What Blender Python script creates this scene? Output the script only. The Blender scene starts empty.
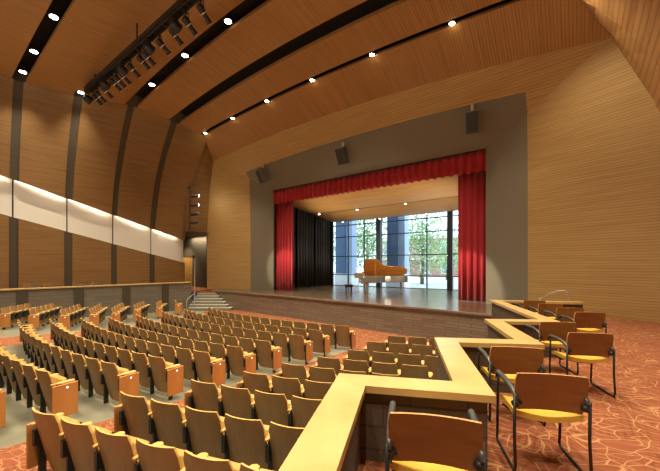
import bpy, bmesh, math, random
from mathutils import Vector, Matrix
random.seed(7)
S = bpy.context.scene
COL = S.collection
R = math.radians
YAW = math.atan(.748)
CS, SN = math.cos(YAW), math.sin(YAW)

# ------------------------------------------------------------------ camera, world, light, exposure
cam_d = bpy.data.cameras.new('camera')
cam = bpy.data.objects.new('camera', cam_d); COL.objects.link(cam)
cam.location = (0, 0, 2.77); cam.rotation_euler = (R(90), 0, YAW)
cam_d.lens = 18; cam_d.sensor_width = 36; cam_d.shift_y = 31.1 / 660; cam_d.clip_start = .05
S.camera = cam
S.view_settings.view_transform = 'Standard'; S.view_settings.look = 'None'
S.view_settings.gamma = 1; S.view_settings.use_curve_mapping = False
S.view_settings.exposure = 0.42
S.cycles.max_bounces = 8; S.cycles.diffuse_bounces = 4; S.cycles.glossy_bounces = 3
S.cycles.transparent_max_bounces = 12; S.cycles.use_denoising = True
S.cycles.caustics_reflective = False; S.cycles.caustics_refractive = False
S.cycles.sample_clamp_indirect = 6
WARM = (1.0, .87, .66)
W = bpy.data.worlds.new('world'); S.world = W; W.use_nodes = True
bg = W.node_tree.nodes['Background']; bg.inputs[0].default_value = (.80, .90, 1.0, 1); bg.inputs[1].default_value = 3.0
SPOT_E = 1150; COVE_E = 12; STAR_E = 900; STAGE_E = 220; BOOM_E = 2500; BACK_E = 1300; UP_E = 420; SIDE_E = 800


def spot(name, loc, target, e, size=R(95), col=WARM, blend=.8, rad=.12):
    l = bpy.data.lights.new(name, 'SPOT'); l.energy = e; l.color = col; l.spot_size = size; l.spot_blend = blend
    l.shadow_soft_size = rad
    o = bpy.data.objects.new(name, l); COL.objects.link(o); o.location = loc
    o.rotation_euler = (Vector(target) - Vector(loc)).to_track_quat('-Z', 'Y').to_euler()
    return o


def area(name, loc, rot, sx, sy, e, col=WARM):
    l = bpy.data.lights.new(name, 'AREA'); l.shape = 'RECTANGLE'; l.size = sx; l.size_y = sy; l.energy = e; l.color = col
    o = bpy.data.objects.new(name, l); COL.objects.link(o); o.location = loc; o.rotation_euler = rot
    return o


# ------------------------------------------------------------------ materials
def nodes(name):
    m = bpy.data.materials.new(name); m.use_nodes = True
    nt = m.node_tree; b = nt.nodes['Principled BSDF']
    return m, nt, b


def link(nt, a, b): nt.links.new(a, b)


def plain(name, col, rough=.5, metal=0, emit=None, es=0, spec=.5):
    m, nt, b = nodes(name)
    b.inputs['Base Color'].default_value = (*col, 1); b.inputs['Roughness'].default_value = rough
    b.inputs['Metallic'].default_value = metal; b.inputs['Specular IOR Level'].default_value = spec
    if emit:
        b.inputs['Emission Color'].default_value = (*emit, 1); b.inputs['Emission Strength'].default_value = es
    return m


def ramp(nt, stops):
    r = nt.nodes.new('ShaderNodeValToRGB')
    while len(r.color_ramp.elements) < len(stops): r.color_ramp.elements.new(.5)
    for e, (p, c) in zip(r.color_ramp.elements, stops): e.position = p; e.color = (*c, 1)
    return r


def wood(name, dark, mid, light, scale, rough=.45, coord='pos', slat=None, panel=None, bump=0):
    """streaked wood: noise stretched along the grain; slat=(axis, pitch) adds fine grooves"""
    m, nt, b = nodes(name)
    if coord == 'pos':
        src = nt.nodes.new('ShaderNodeNewGeometry').outputs['Position']
    else:
        src = nt.nodes.new('ShaderNodeTexCoord').outputs['Object']
    mp = nt.nodes.new('ShaderNodeMapping'); mp.inputs['Scale'].default_value = scale
    link(nt, src, mp.inputs['Vector'])
    n = nt.nodes.new('ShaderNodeTexNoise'); n.inputs['Scale'].default_value = 1; n.inputs['Detail'].default_value = 4
    n.inputs['Roughness'].default_value = .6
    link(nt, mp.outputs[0], n.inputs['Vector'])
    r = ramp(nt, [(.28, dark), (.5, mid), (.74, light)])
    link(nt, n.outputs['Fac'], r.inputs[0])
    out = r.outputs[0]
    if slat:
        ax, pitch, amt = slat
        sx = nt.nodes.new('ShaderNodeSeparateXYZ'); link(nt, src, sx.inputs[0])
        mt = nt.nodes.new('ShaderNodeMath'); mt.operation = 'PINGPONG'; mt.inputs[1].default_value = pitch / 2
        link(nt, sx.outputs[ax], mt.inputs[0])
        lt = nt.nodes.new('ShaderNodeMath'); lt.operation = 'LESS_THAN'; lt.inputs[1].default_value = pitch * .13
        link(nt, mt.outputs[0], lt.inputs[0])
        mu = nt.nodes.new('ShaderNodeMath'); mu.operation = 'MULTIPLY'; mu.inputs[1].default_value = amt
        link(nt, lt.outputs[0], mu.inputs[0])
        mx = nt.nodes.new('ShaderNodeMixRGB'); link(nt, mu.outputs[0], mx.inputs[0]); link(nt, out, mx.inputs[1])
        mx.inputs[2].default_value = (dark[0] * .35, dark[1] * .35, dark[2] * .35, 1)
        out = mx.outputs[0]
    link(nt, out, b.inputs['Base Color']); b.inputs['Roughness'].default_value = rough
    return m


M = {}
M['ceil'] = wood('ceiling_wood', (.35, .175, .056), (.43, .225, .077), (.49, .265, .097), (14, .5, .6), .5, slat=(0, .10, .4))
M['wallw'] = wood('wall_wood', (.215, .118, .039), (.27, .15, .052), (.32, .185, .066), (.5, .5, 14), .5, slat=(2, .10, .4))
M['horn'] = wood('horn_wood', (.40, .245, .085), (.48, .30, .105), (.55, .35, .13), (.5, .5, 16), .5, slat=(2, .09, .4))
M['cloud'] = wood('cloud_wood', (.52, .27, .07), (.60, .32, .09), (.66, .37, .115), (.5, 5, 2), .45)
M['cap'] = wood('cap_maple', (.48, .315, .115), (.55, .375, .145), (.61, .43, .18), (2.5, 2.5, 2.5), .28)
M['seatback'] = wood('seat_plywood', (.22, .118, .040), (.295, .168, .063), (.36, .21, .083), (5, 5, 1.5), .42, 'obj')
M['seatedge'] = wood('seat_maple', (.55, .31, .085), (.64, .38, .11), (.70, .44, .14), (3, 3, 3), .4, 'obj')
M['endp'] = wood('end_panel_wood', (.40, .16, .036), (.50, .215, .055), (.58, .27, .08), (3, 3, 1), .4, 'obj')
M['chairback'] = wood('armchair_plywood', (.19, .075, .023), (.25, .103, .032), (.30, .13, .043), (1.2, 6, 8), .38, 'obj')
M['chairseat'] = wood('armchair_seat_wood', (.57, .355, .045), (.64, .41, .06), (.69, .46, .075), (2, 6, 2), .38, 'obj')
M['chairedge'] = plain('armchair_edge', (.55, .30, .12), .4)
M['door'] = wood('door_wood', (.45, .22, .05), (.55, .28, .07), (.62, .34, .1), (4, 4, .8), .4)
M['grey'] = plain('surround_grey', (.195, .168, .117), .7)
M['rib'] = plain('rib_dark', (.070, .055, .035), .7)
M['slit'] = plain('slit_black', (.012, .010, .008), .85)
M['band'] = plain('band_plaster', (.74, .73, .66), .75)
M['black'] = plain('black_metal', (.015, .014, .014), .45)
M['steel'] = plain('dark_steel', (.03, .027, .024), .4, .3)
M['armgrey'] = plain('arm_urethane', (.06, .062, .058), .35)
M['lens'] = plain('lamp_disc', (1, 1, 1), .5, emit=(1, .92, .78), es=14)
M['star'] = plain('star_disc', (1, 1, 1), .5, emit=(1, .86, .55), es=60)
M['aisle'] = plain('aisle_glow', (1, 1, 1), .5, emit=(.86, .80, 1), es=3)
M['white'] = plain('white_paint', (.8, .8, .78), .4)
M['alu'] = plain('pale_metal', (.75, .74, .70), .28, .8)
M['brass'] = plain('pale_brass', (.70, .60, .42), .3, .7)
M['piano'] = plain('piano_silver', (.58, .55, .50), .16, .55)
M['key'] = plain('ivory_keys', (.85, .83, .76), .3)
M['pianolid'] = wood('piano_lid_wood', (.50, .20, .04), (.62, .29, .065), (.70, .36, .10), (1, 4, 4), .25, 'obj')
M['mull'] = plain('mullion_dark', (.035, .045, .06), .4, .2)
M['darkwall'] = plain('vestibule_brown', (.085, .062, .035), .7)
M['speaker'] = plain('speaker_grey', (.10, .095, .085), .5)
M['mesh'] = plain('speaker_mesh', (.03, .028, .025), .7)


def curtain_mat(name, c):
    m, nt, b = nodes(name)
    b.inputs['Base Color'].default_value = (*c, 1); b.inputs['Roughness'].default_value = .75
    b.inputs['Sheen Weight'].default_value = .25
    return m


M['red'] = curtain_mat('red_velvet', (.43, .010, .020))
M['drape'] = curtain_mat('black_velvet', (.020, .017, .013))


def brick(name, c1, c2, mortar, bw, bh, rough=.8):
    m, nt, b = nodes(name)
    pos = nt.nodes.new('ShaderNodeNewGeometry').outputs['Position']
    sx = nt.nodes.new('ShaderNodeSeparateXYZ'); link(nt, pos, sx.inputs[0])
    ad = nt.nodes.new('ShaderNodeMath'); link(nt, sx.outputs[0], ad.inputs[0]); link(nt, sx.outputs[1], ad.inputs[1])
    cb = nt.nodes.new('ShaderNodeCombineXYZ'); link(nt, ad.outputs[0], cb.inputs[0]); link(nt, sx.outputs[2], cb.inputs[1])
    br = nt.nodes.new('ShaderNodeTexBrick'); link(nt, cb.outputs[0], br.inputs['Vector'])
    br.inputs['Scale'].default_value = 1; br.inputs['Brick Width'].default_value = bw; br.inputs['Row Height'].default_value = bh
    br.inputs['Mortar Size'].default_value = .010; br.inputs['Color1'].default_value = (*c1, 1)
    br.inputs['Color2'].default_value = (*c2, 1); br.inputs['Mortar'].default_value = (*mortar, 1)
    n = nt.nodes.new('ShaderNodeTexNoise'); n.inputs['Scale'].default_value = 30; n.inputs['Detail'].default_value = 4
    link(nt, pos, n.inputs['Vector'])
    mx = nt.nodes.new('ShaderNodeMixRGB'); mx.blend_type = 'OVERLAY'; mx.inputs[0].default_value = .45
    link(nt, br.outputs['Color'], mx.inputs[1]); link(nt, n.outputs['Color'], mx.inputs[2])
    hs = nt.nodes.new('ShaderNodeHueSaturation'); hs.inputs['Saturation'].default_value = .9; link(nt, mx.outputs[0], hs.inputs['Color'])
    link(nt, hs.outputs[0], b.inputs['Base Color']); b.inputs['Roughness'].default_value = rough
    return m


M['brick'] = brick('grey_block', (.165, .135, .095), (.21, .17, .12), (.13, .105, .075), .8, .2)
M['stagebrick'] = brick('stage_block', (.185, .13, .08), (.25, .18, .115), (.12, .085, .055), .8, .11)
M['parapet'] = brick('parapet_block', (.095, .066, .042), (.115, .080, .052), (.065, .045, .03), .6, .2)
M['redbrick'] = brick('red_brick', (.42, .10, .08), (.50, .14, .11), (.5, .42, .38), .25, .08)


def carpet():
    m, nt, b = nodes('patterned_carpet')
    pos = nt.nodes.new('ShaderNodeNewGeometry').outputs['Position']
    nz = nt.nodes.new('ShaderNodeTexNoise'); nz.inputs['Scale'].default_value = 2.2; nz.inputs['Detail'].default_value = 1
    link(nt, pos, nz.inputs['Vector'])
    mx = nt.nodes.new('ShaderNodeMixRGB'); mx.blend_type = 'LINEAR_LIGHT'; mx.inputs[0].default_value = .20
    link(nt, pos, mx.inputs[1]); link(nt, nz.outputs['Color'], mx.inputs[2])
    mp = nt.nodes.new('ShaderNodeMapping'); mp.inputs['Scale'].default_value = (5.0, 4.6, .01); mp.inputs['Rotation'].default_value = (0, 0, .7)
    link(nt, mx.outputs[0], mp.inputs['Vector'])
    v = nt.nodes.new('ShaderNodeTexVoronoi'); v.feature = 'DISTANCE_TO_EDGE'; v.inputs['Scale'].default_value = 1
    link(nt, mp.outputs[0], v.inputs['Vector'])
    r1 = ramp(nt, [(.008, (1, 1, 1)), (.034, (0, 0, 0))]); link(nt, v.outputs['Distance'], r1.inputs[0])
    mp2 = nt.nodes.new('ShaderNodeMapping'); mp2.inputs['Scale'].default_value = (2.4, 9, .01); mp2.inputs['Rotation'].default_value = (0, 0, -.75)
    link(nt, mx.outputs[0], mp2.inputs['Vector'])
    v2 = nt.nodes.new('ShaderNodeTexVoronoi'); v2.feature = 'DISTANCE_TO_EDGE'; v2.inputs['Scale'].default_value = 1; link(nt, mp2.outputs[0], v2.inputs['Vector'])
    r2 = ramp(nt, [(.008, (.8, .8, .8)), (.03, (0, 0, 0))]); link(nt, v2.outputs['Distance'], r2.inputs[0])
    lx_ = nt.nodes.new('ShaderNodeMixRGB'); lx_.blend_type = 'LIGHTEN'; lx_.inputs[0].default_value = 1
    link(nt, r1.outputs[0], lx_.inputs[1]); link(nt, r2.outputs[0], lx_.inputs[2])
    # fine dark woven hatching
    sx = nt.nodes.new('ShaderNodeSeparateXYZ'); link(nt, pos, sx.inputs[0])
    ha = None
    for ax in (0, 1):
        pp = nt.nodes.new('ShaderNodeMath'); pp.operation = 'PINGPONG'; pp.inputs[1].default_value = .032; link(nt, sx.outputs[ax], pp.inputs[0])
        lt = nt.nodes.new('ShaderNodeMath'); lt.operation = 'LESS_THAN'; lt.inputs[1].default_value = .013; link(nt, pp.outputs[0], lt.inputs[0])
        if ha is None: ha = lt
        else:
            a = nt.nodes.new('ShaderNodeMath'); a.operation = 'MAXIMUM'; link(nt, ha.outputs[0], a.inputs[0]); link(nt, lt.outputs[0], a.inputs[1]); ha = a
    n2 = nt.nodes.new('ShaderNodeTexNoise'); n2.inputs['Scale'].default_value = 2.6; link(nt, pos, n2.inputs['Vector'])
    g = ramp(nt, [(.46, (0, 0, 0)), (.58, (1, 1, 1))]); link(nt, n2.outputs['Fac'], g.inputs[0])
    mu = nt.nodes.new('ShaderNodeMath'); mu.operation = 'MULTIPLY'; link(nt, ha.outputs[0], mu.inputs[0]); link(nt, g.outputs[0], mu.inputs[1])
    mu2 = nt.nodes.new('ShaderNodeMath'); mu2.operation = 'MULTIPLY'; mu2.inputs[1].default_value = .85; link(nt, mu.outputs[0], mu2.inputs[0])
    c0 = ramp(nt, [(.3, (.215, .064, .029)), (.7, (.27, .092, .043))]); link(nt, n2.outputs['Fac'], c0.inputs[0])
    m1 = nt.nodes.new('ShaderNodeMixRGB'); link(nt, mu2.outputs[0], m1.inputs[0]); link(nt, c0.outputs[0], m1.inputs[1]); m1.inputs[2].default_value = (.17, .05, .02, 1)
    m2 = nt.nodes.new('ShaderNodeMixRGB'); link(nt, lx_.outputs[0], m2.inputs[0]); link(nt, m1.outputs[0], m2.inputs[1]); m2.inputs[2].default_value = (.43, .215, .095, 1)
    link(nt, m2.outputs[0], b.inputs['Base Color']); b.inputs['Roughness'].default_value = .95; b.inputs['Specular IOR Level'].default_value = .1
    return m


M['carpet'] = carpet()


def concrete():
    m, nt, b = nodes('polished_concrete')
    pos = nt.nodes.new('ShaderNodeNewGeometry').outputs['Position']
    n = nt.nodes.new('ShaderNodeTexNoise'); n.inputs['Scale'].default_value = 1.6; n.inputs['Detail'].default_value = 6; link(nt, pos, n.inputs['Vector'])
    r = ramp(nt, [(.3, (.16, .15, .10)), (.6, (.27, .258, .18)), (.8, (.36, .345, .25))]); link(nt, n.outputs['Fac'], r.inputs[0])
    link(nt, r.outputs[0], b.inputs['Base Color']); b.inputs['Roughness'].default_value = .28
    return m


M['conc'] = concrete()


def stagefloor():
    m, nt, b = nodes('stage_boards')
    pos = nt.nodes.new('ShaderNodeNewGeometry').outputs['Position']
    mp = nt.nodes.new('ShaderNodeMapping'); mp.inputs['Scale'].default_value = (.5, 8, 1); link(nt, pos, mp.inputs[0])
    n = nt.nodes.new('ShaderNodeTexNoise'); n.inputs['Scale'].default_value = 1.2; n.inputs['Detail'].default_value = 3; link(nt, mp.outputs[0], n.inputs['Vector'])
    r = ramp(nt, [(.3, (.09, .06, .036)), (.7, (.15, .102, .062))]); link(nt, n.outputs['Fac'], r.inputs[0])
    link(nt, r.outputs[0], b.inputs['Base Color']); b.inputs['Roughness'].default_value = .22
    return m


M['stage'] = stagefloor()
M['tread'] = plain('stair_terrazzo', (.64, .62, .52), .5)
M['riser'] = plain('stair_riser', (.22, .205, .15), .6)


def glass():
    m = bpy.data.materials.new('window_glass'); m.use_nodes = True; nt = m.node_tree; nt.nodes.clear()
    o = nt.nodes.new('ShaderNodeOutputMaterial'); t = nt.nodes.new('ShaderNodeBsdfTransparent'); g = nt.nodes.new('ShaderNodeBsdfGlossy')
    t.inputs[0].default_value = (.90, .96, 1, 1); g.inputs['Roughness'].default_value = .02
    f = nt.nodes.new('ShaderNodeFresnel'); f.inputs[0].default_value = 1.45; mx = nt.nodes.new('ShaderNodeMixShader')
    link(nt, f.outputs[0], mx.inputs[0]); link(nt, t.outputs[0], mx.inputs[1]); link(nt, g.outputs[0], mx.inputs[2]); link(nt, mx.outputs[0], o.inputs[0])
    return m


M['glass'] = glass()
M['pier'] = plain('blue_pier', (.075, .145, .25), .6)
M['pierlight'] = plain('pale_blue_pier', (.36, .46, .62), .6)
M['lawn'] = plain('paving_pale', (.45, .45, .42), .9)
M['bark'] = plain('bark', (.16, .12, .08), .9)
M['winglass'] = plain('far_window', (.25, .30, .36), .2)


def leafmat():
    m, nt, b = nodes('tree_leaves')
    gi = nt.nodes.new('ShaderNodeNewGeometry')
    r = ramp(nt, [(0, (.16, .26, .09)), (.5, (.30, .44, .17)), (1, (.48, .60, .33))]); link(nt, gi.outputs['Random Per Island'], r.inputs[0])
    link(nt, r.outputs[0], b.inputs['Base Color']); b.inputs['Roughness'].default_value = .6
    return m


M['leaf'] = leafmat()


# ------------------------------------------------------------------ mesh helpers
class MB:
    def __init__(s): s.v = []; s.f = []; s.m = []

    def add(s, vs, fs, mi=0):
        o = len(s.v); s.v += [tuple(v) for v in vs]
        for f in fs: s.f.append(tuple(i + o for i in f)); s.m.append(mi)
        return s

    def box(s, lo, hi, mi=0, T=None):
        x0, y0, z0 = lo; x1, y1, z1 = hi
        vs = [(x0, y0, z0), (x1, y0, z0), (x1, y1, z0), (x0, y1, z0), (x0, y0, z1), (x1, y0, z1), (x1, y1, z1), (x0, y1, z1)]
        if T is not None: vs = [T @ Vector(v) for v in vs]
        return s.add(vs, [(0, 3, 2, 1), (4, 5, 6, 7), (0, 1, 5, 4), (1, 2, 6, 5), (2, 3, 7, 6), (3, 0, 4, 7)], mi)

    def prism(s, poly, z0, z1, mi=0, mtop=None):
        n = len(poly)
        vs = [(p[0], p[1], z0) for p in poly] + [(p[0], p[1], z1) for p in poly]
        s.add(vs, [tuple(range(n))[::-1]] + [(i, (i + 1) % n, n + (i + 1) % n, n + i) for i in range(n)], mi)
        o = len(s.v) - 2 * n
        s.f.append(tuple(o + n + i for i in range(n))); s.m.append(mi if mtop is None else mtop)
        return s

    def tube(s, pts, r, n=8, mi=0, closed=False):
        pts = [Vector(p) for p in pts]; rings = []
        k = len(pts)
        for i, p in enumerate(pts):
            if closed: d = pts[(i + 1) % k] - pts[i - 1]
            else: d = pts[min(i + 1, k - 1)] - pts[max(i - 1, 0)]
            d.normalize()
            a = Vector((0, 0, 1)) if abs(d.z) < .9 else Vector((1, 0, 0))
            u = d.cross(a).normalized(); w = d.cross(u)
            rr = r[i] if isinstance(r, (list, tuple)) else r
            rings.append([p + (u * math.cos(t) + w * math.sin(t)) * rr for t in [2 * math.pi * j / n for j in range(n)]])
        vs = [v for q in rings for v in q]; fs = []
        for i in range(k if closed else k - 1):
            a = i * n; b = ((i + 1) % k) * n
            fs += [(a + j, a + (j + 1) % n, b + (j + 1) % n, b + j) for j in range(n)]
        if not closed: fs += [tuple(range(n))[::-1], tuple((k - 1) * n + j for j in range(n))]
        return s.add(vs, fs, mi)

    def grid(s, rows, mi=0, off=None):
        """rows of points; with off (vector or function) a slab is made with that back offset"""
        nr, nc = len(rows), len(rows[0])
        vs = [Vector(p) for r in rows for p in r]
        fs = [(i * nc + j, i * nc + j + 1, (i + 1) * nc + j + 1, (i + 1) * nc + j) for i in range(nr - 1) for j in range(nc - 1)]
        if off is None: return s.add(vs, fs, mi)
        N = nr * nc; off = Vector(off)
        vs2 = vs + [v + off for v in vs]
        fs2 = fs + [tuple(N + k for k in f[::-1]) for f in fs]
        b = [j for j in range(nc)] + [i * nc + nc - 1 for i in range(1, nr)] + [(nr - 1) * nc + j for j in range(nc - 2, -1, -1)] + [i * nc for i in range(nr - 2, 0, -1)]
        for i in range(len(b)):
            p, q = b[i], b[(i + 1) % len(b)]
            fs2.append((q, p, N + p, N + q))
        return s.add(vs2, fs2, mi)

    def lathe(s, prof, T=None, n=16, mi=0):
        vs = []
        for r, z in prof:
            for j in range(n):
                t = 2 * math.pi * j / n; v = Vector((r * math.cos(t), r * math.sin(t), z)); vs.append(T @ v if T is not None else v)
        fs = []
        for i in range(len(prof) - 1):
            fs += [(i * n + j, i * n + (j + 1) % n, (i + 1) * n + (j + 1) % n, (i + 1) * n + j) for j in range(n)]
        fs += [tuple(range(n))[::-1], tuple((len(prof) - 1) * n + j for j in range(n))]
        return s.add(vs, fs, mi)

    def build(s, name, mats, parent=None, smooth=False, bevel=0, kind=None, fix=True):
        me = bpy.data.meshes.new(name); me.from_pydata(s.v, [], s.f)
        if not isinstance(mats, (list, tuple)): mats = [mats]
        for m in mats: me.materials.append(M[m])
        me.polygons.foreach_set('material_index', s.m)
        if fix:
            bm = bmesh.new(); bm.from_mesh(me); bmesh.ops.recalc_face_normals(bm, faces=bm.faces); bm.to_mesh(me); bm.free()
        if smooth: me.polygons.foreach_set('use_smooth', [True] * len(me.polygons))
        me.update()
        o = bpy.data.objects.new(name, me); COL.objects.link(o)
        if bevel:
            b = o.modifiers.new('b', 'BEVEL'); b.width = bevel; b.segments = 2; b.limit_method = 'ANGLE'
        if parent: o.parent = parent
        if kind: o['kind'] = kind
        return o


def thing(name, label, cat, loc=(0, 0, 0), rz=0, group=None):
    o = bpy.data.objects.new(name, None); COL.objects.link(o); o.location = loc; o.rotation_euler = (0, 0, rz); o.empty_display_size = .1
    return tag(o, label, cat, group)


def tag(o, label, cat, group=None):
    o['label'] = label; o['category'] = cat
    if group: o['group'] = group
    return o


def dup(root, loc, rz, label, group=None, skip=()):
    r = root.copy(); COL.objects.link(r); r.location = loc; r.rotation_euler = (0, 0, rz); r['label'] = label
    if group: r['group'] = group
    elif 'group' in r: del r['group']
    for ch in list(root.children):
        c = ch.copy(); COL.objects.link(c); c.parent = r
        for g in list(ch.children):
            d = g.copy(); COL.objects.link(d); d.parent = c
    return r


def lerp(xs, ys, x):
    if x <= xs[0]: return ys[0]
    for i in range(len(xs) - 1):
        if x <= xs[i + 1]:
            t = (x - xs[i]) / (xs[i + 1] - xs[i]); return ys[i] + (ys[i + 1] - ys[i]) * t
    return ys[-1]


def cw(a, d): return (a * CS - d * SN, a * SN + d * CS)   # plan axes of the stairs: a along the treads, d up the flight


# ------------------------------------------------------------------ hall shell
CX = -9.8
STG, BOX = 1.17, 1.10
YS = [-6, 3.6, 5.72, 7.9, 10.05, 11.8]
def bendX(y): return lerp(YS, [-20.9, -20.7, -20.1, -19.4, -18.95, -18.9], y)
def bendZ(y): return lerp(YS, [11.4, 11.4, 11.35, 11.55, 11.3, 11.05], y)
def rise(y): return lerp(YS, [.6, .6, .9, .75, .6, .40], y)
def wallX(z, y):
    zb = bendZ(y); t = max(0, (z - 4) / (zb - 4)); return -21.7 + (bendX(y) + 21.7) * t ** 2.2
def side(x, sd): return x if sd < 0 else -19.1 - x
def ceilZ(u, y): return bendZ(y) + rise(y) * (1 - u * u)     # u in -1..1 across
def ceilP(u, y):
    xl, xr = bendX(y), side(bendX(y), 1); return Vector((xl + (xr - xl) * (u + 1) / 2, y, ceilZ(u, y)))
def bandT(y): return 7.08 - .272 * (y - 3.1)
def bandB(y): return 5.27 - .245 * (y - 3.1)

SLITS = [(1.0, 1.45), (3.36, 3.84), (5.52, 5.93), (7.62, 8.18), (9.77, 10.37), (11.66, 11.92)]
edges = [-6.5] + [v for sl in SLITS[:-1] for v in sl] + [SLITS[-1][0]]
bays = [(edges[i], edges[i + 1]) for i in range(0, len(edges), 2)]
US = [-1 + 2 * i / 28 for i in range(29)]
RW = {3.36: .07, 3.84: .07, 5.52: .03, 5.93: .03, 7.62: .13, 8.18: .13, 9.77: .13, 10.37: .13}
for (ya, yb) in bays:
    ys = [ya + (yb - ya) * i / 4 for i in range(5)]
    MB().grid([[ceilP(u, y) for u in US] for y in ys], off=(0, 0, .14)).build('ceiling', 'ceil', kind='structure', smooth=False)
    # the ribs on the walls are narrower than the slits overhead
    ys = [y - (0 if i else RW.get(round(ya, 2), 0)) + (RW.get(round(yb, 2), 0) if i == 4 else 0) for i, y in enumerate(ys)]
    if yb > 11: ys[-1] = 12.25
    for sd in (-1, 1):
        rows = []
        for y in ys:
            z0 = bandT(y) if sd < 0 else 1.0
            rows.append([Vector((side(wallX(z, y), sd), y, z)) for z in [z0 + (bendZ(y) - z0) * k / 16 for k in range(17)]])
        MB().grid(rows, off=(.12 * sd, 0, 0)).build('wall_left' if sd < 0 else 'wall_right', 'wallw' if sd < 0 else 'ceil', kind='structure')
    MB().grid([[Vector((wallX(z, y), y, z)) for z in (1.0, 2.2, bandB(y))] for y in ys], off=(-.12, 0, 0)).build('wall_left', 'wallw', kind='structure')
    # glowing plaster recess between the two wood courses, with its hidden lamp strip
    ybb = yb if yb < 11 else 11.97
    if ya > 0:
        ym = (ya + yb) / 2; ln = (yb - ya)
        area('cove_light', (-21.83, ym, bandT(ym) + .08), (0, 0, 0), .05, ln + .35, COVE_E)
nb = [-6.5, 1.2, 3.6, 5.72, 7.9, 10.07, 12.25]
for ya, yb in zip(nb[:-1], nb[1:]):
    yy = (ya + .03, yb - .03 if yb < 12 else yb)
    MB().grid([[Vector((-21.9, y, bandB(y) - .1)), Vector((-21.9, y, bandT(y) + .22))] for y in yy], off=(-.03, 0, 0)).build('wall_left_recess', 'band', kind='structure')
    MB().grid([[Vector((-21.80, y, bandB(y) - .02)), Vector((-21.93, y, bandB(y) - .02))] for y in yy], off=(0, 0, -.04)).build('trim_ledge', 'band', kind='structure')
# cove lamps point down and follow the slope of the recess
for o in list(COL.objects):
    if o.type == 'LIGHT' and o.name.startswith('cove_light'): o.rotation_euler = (-math.atan(.272), R(-14), 0)
# the third slit on the wall has no slot in the ceiling: the wood runs on above the lighting bar
MB().grid([[ceilP(-.955 + 1.955 * i / 28, y) for i in range(29)] for y in (5.50, 5.72, 5.95)], off=(0, 0, .14)).build('ceiling', 'ceil', kind='structure')
# brown rib strips, slightly behind the face of the wood
for (ya, yb) in SLITS[:-1]:
    for sd, zz0, zz1 in ((-1, lambda y: 1.0, bandB), (-1, bandT, bendZ), (1, lambda y: 1.0, bendZ)):
        MB().grid([[Vector((side(wallX(z, y) - .07, sd), y, z)) for z in [zz0(y) + (zz1(y) - zz0(y)) * k / 14 for k in range(15)]] for y in (ya - .02, yb + .02)], off=(.04 * sd, 0, 0)).build('wall_left_rib' if sd < 0 else 'wall_right_rib', 'rib', kind='structure')
# dark backing behind slits and ribs
MB().grid([[ceilP(u, y) + Vector((0, 0, .5)) for u in [-1.03] + US[1:-1] + [1.03]] for y in [-6.5, 0, 2, 3.6, 5.72, 7.9, 10.05, 11.8, 12.1]], off=(0, 0, .1)).build('ceiling_backing', 'slit', kind='structure')
for sd in (-1, 1):
    rows = []
    for y in [-6.5, 0, 3.6, 5.72, 7.9, 10.05, 11.8, 12.2]:
        rows.append([Vector((side(wallX(z, y) - (.16 if z > 7.6 else .62), sd), y, z)) for z in [1, 4, 6.5, 7.5] + [7.7 + (bendZ(y) + .55 - 7.7) * k / 8 for k in range(9)]])
    MB().grid(rows, off=(.1 * sd, 0, 0)).build('wall_left_backing' if sd < 0 else 'wall_right_backing', 'rib', kind='structure')
MB().box((-23.5, -6.7, -.2), (4.5, -6.5, 13)).build('wall_back', 'wallw', kind='structure')
MB().box((-27.4, -6.7, 13), (4.6, 15.8, 13.1)).build('ceiling_roof', 'slit', kind='structure')
MB().box((4.4, -6.7, -1), (4.5, 15.8, 13)).build('wall_right_outer', 'slit', kind='structure')
MB().box((-27.4, -6.7, -1), (-27.3, 15.8, 13)).build('wall_left_outer', 'slit', kind='structure')
MB().grid([[ceilP(u, 11.92) + Vector((0, .25, z)) for u in US] for z in (.06, .9)], off=(0, .05, 0)).build('ceiling_backing', 'slit', kind='structure')

# band between the last slit and the horn rim
RIML = lambda z: lerp([5.25, 8.2, 10.15], [-21.2, -20.85, -20.47], z)
RIMR = lambda z: lerp([1.1, 6, 7.4, 8.43, 9.97], [2.3, 2.25, 1.97, 1.53, .89], z)
YR, YI = 13.64, 15.56
def rimZ(u): return lerp([-1, 1], [10.15, 9.98], u) + .58 * (1 - u * u)
def rimP(u): return Vector((-20.47 + (.89 + 20.47) * (u + 1) / 2, YR, rimZ(u)))
MB().grid([[ceilP(u, 11.92).lerp(rimP(u), t) for u in US] for t in (0, .5, 1)], off=(0, .05, .12)).build('ceiling', 'ceil', kind='structure')
zsl = [5.15 + (10.15 - 5.15) * k / 12 for k in range(13)]
def endP(k, sd, y=12.15):
    z = (5.15 if sd < 0 else 1.0) + (bendZ(y) - (5.15 if sd < 0 else 1.0)) * k / 12
    return Vector((side(wallX(z, y), sd), y + .10, z)) + Vector((-.30 if sd < 0 else 0, 0, 0))
MB().grid([[endP(k, -1).lerp(Vector((RIML(zsl[k]), YR, zsl[k])), t) for k in range(13)] for t in (0, .5, 1)], off=(-.12, 0, 0)).build('wall_left', 'wallw', kind='structure')
zr = [1.0 + (9.98 - 1.0) * k / 12 for k in range(13)]
MB().grid([[endP(k, 1).lerp(Vector((RIMR(zr[k]), YR, zr[k])), t) for k in range(13)] for t in (0, .5, 1)], off=(.12, 0, 0)).build('wall_right', 'ceil', kind='structure')

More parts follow.
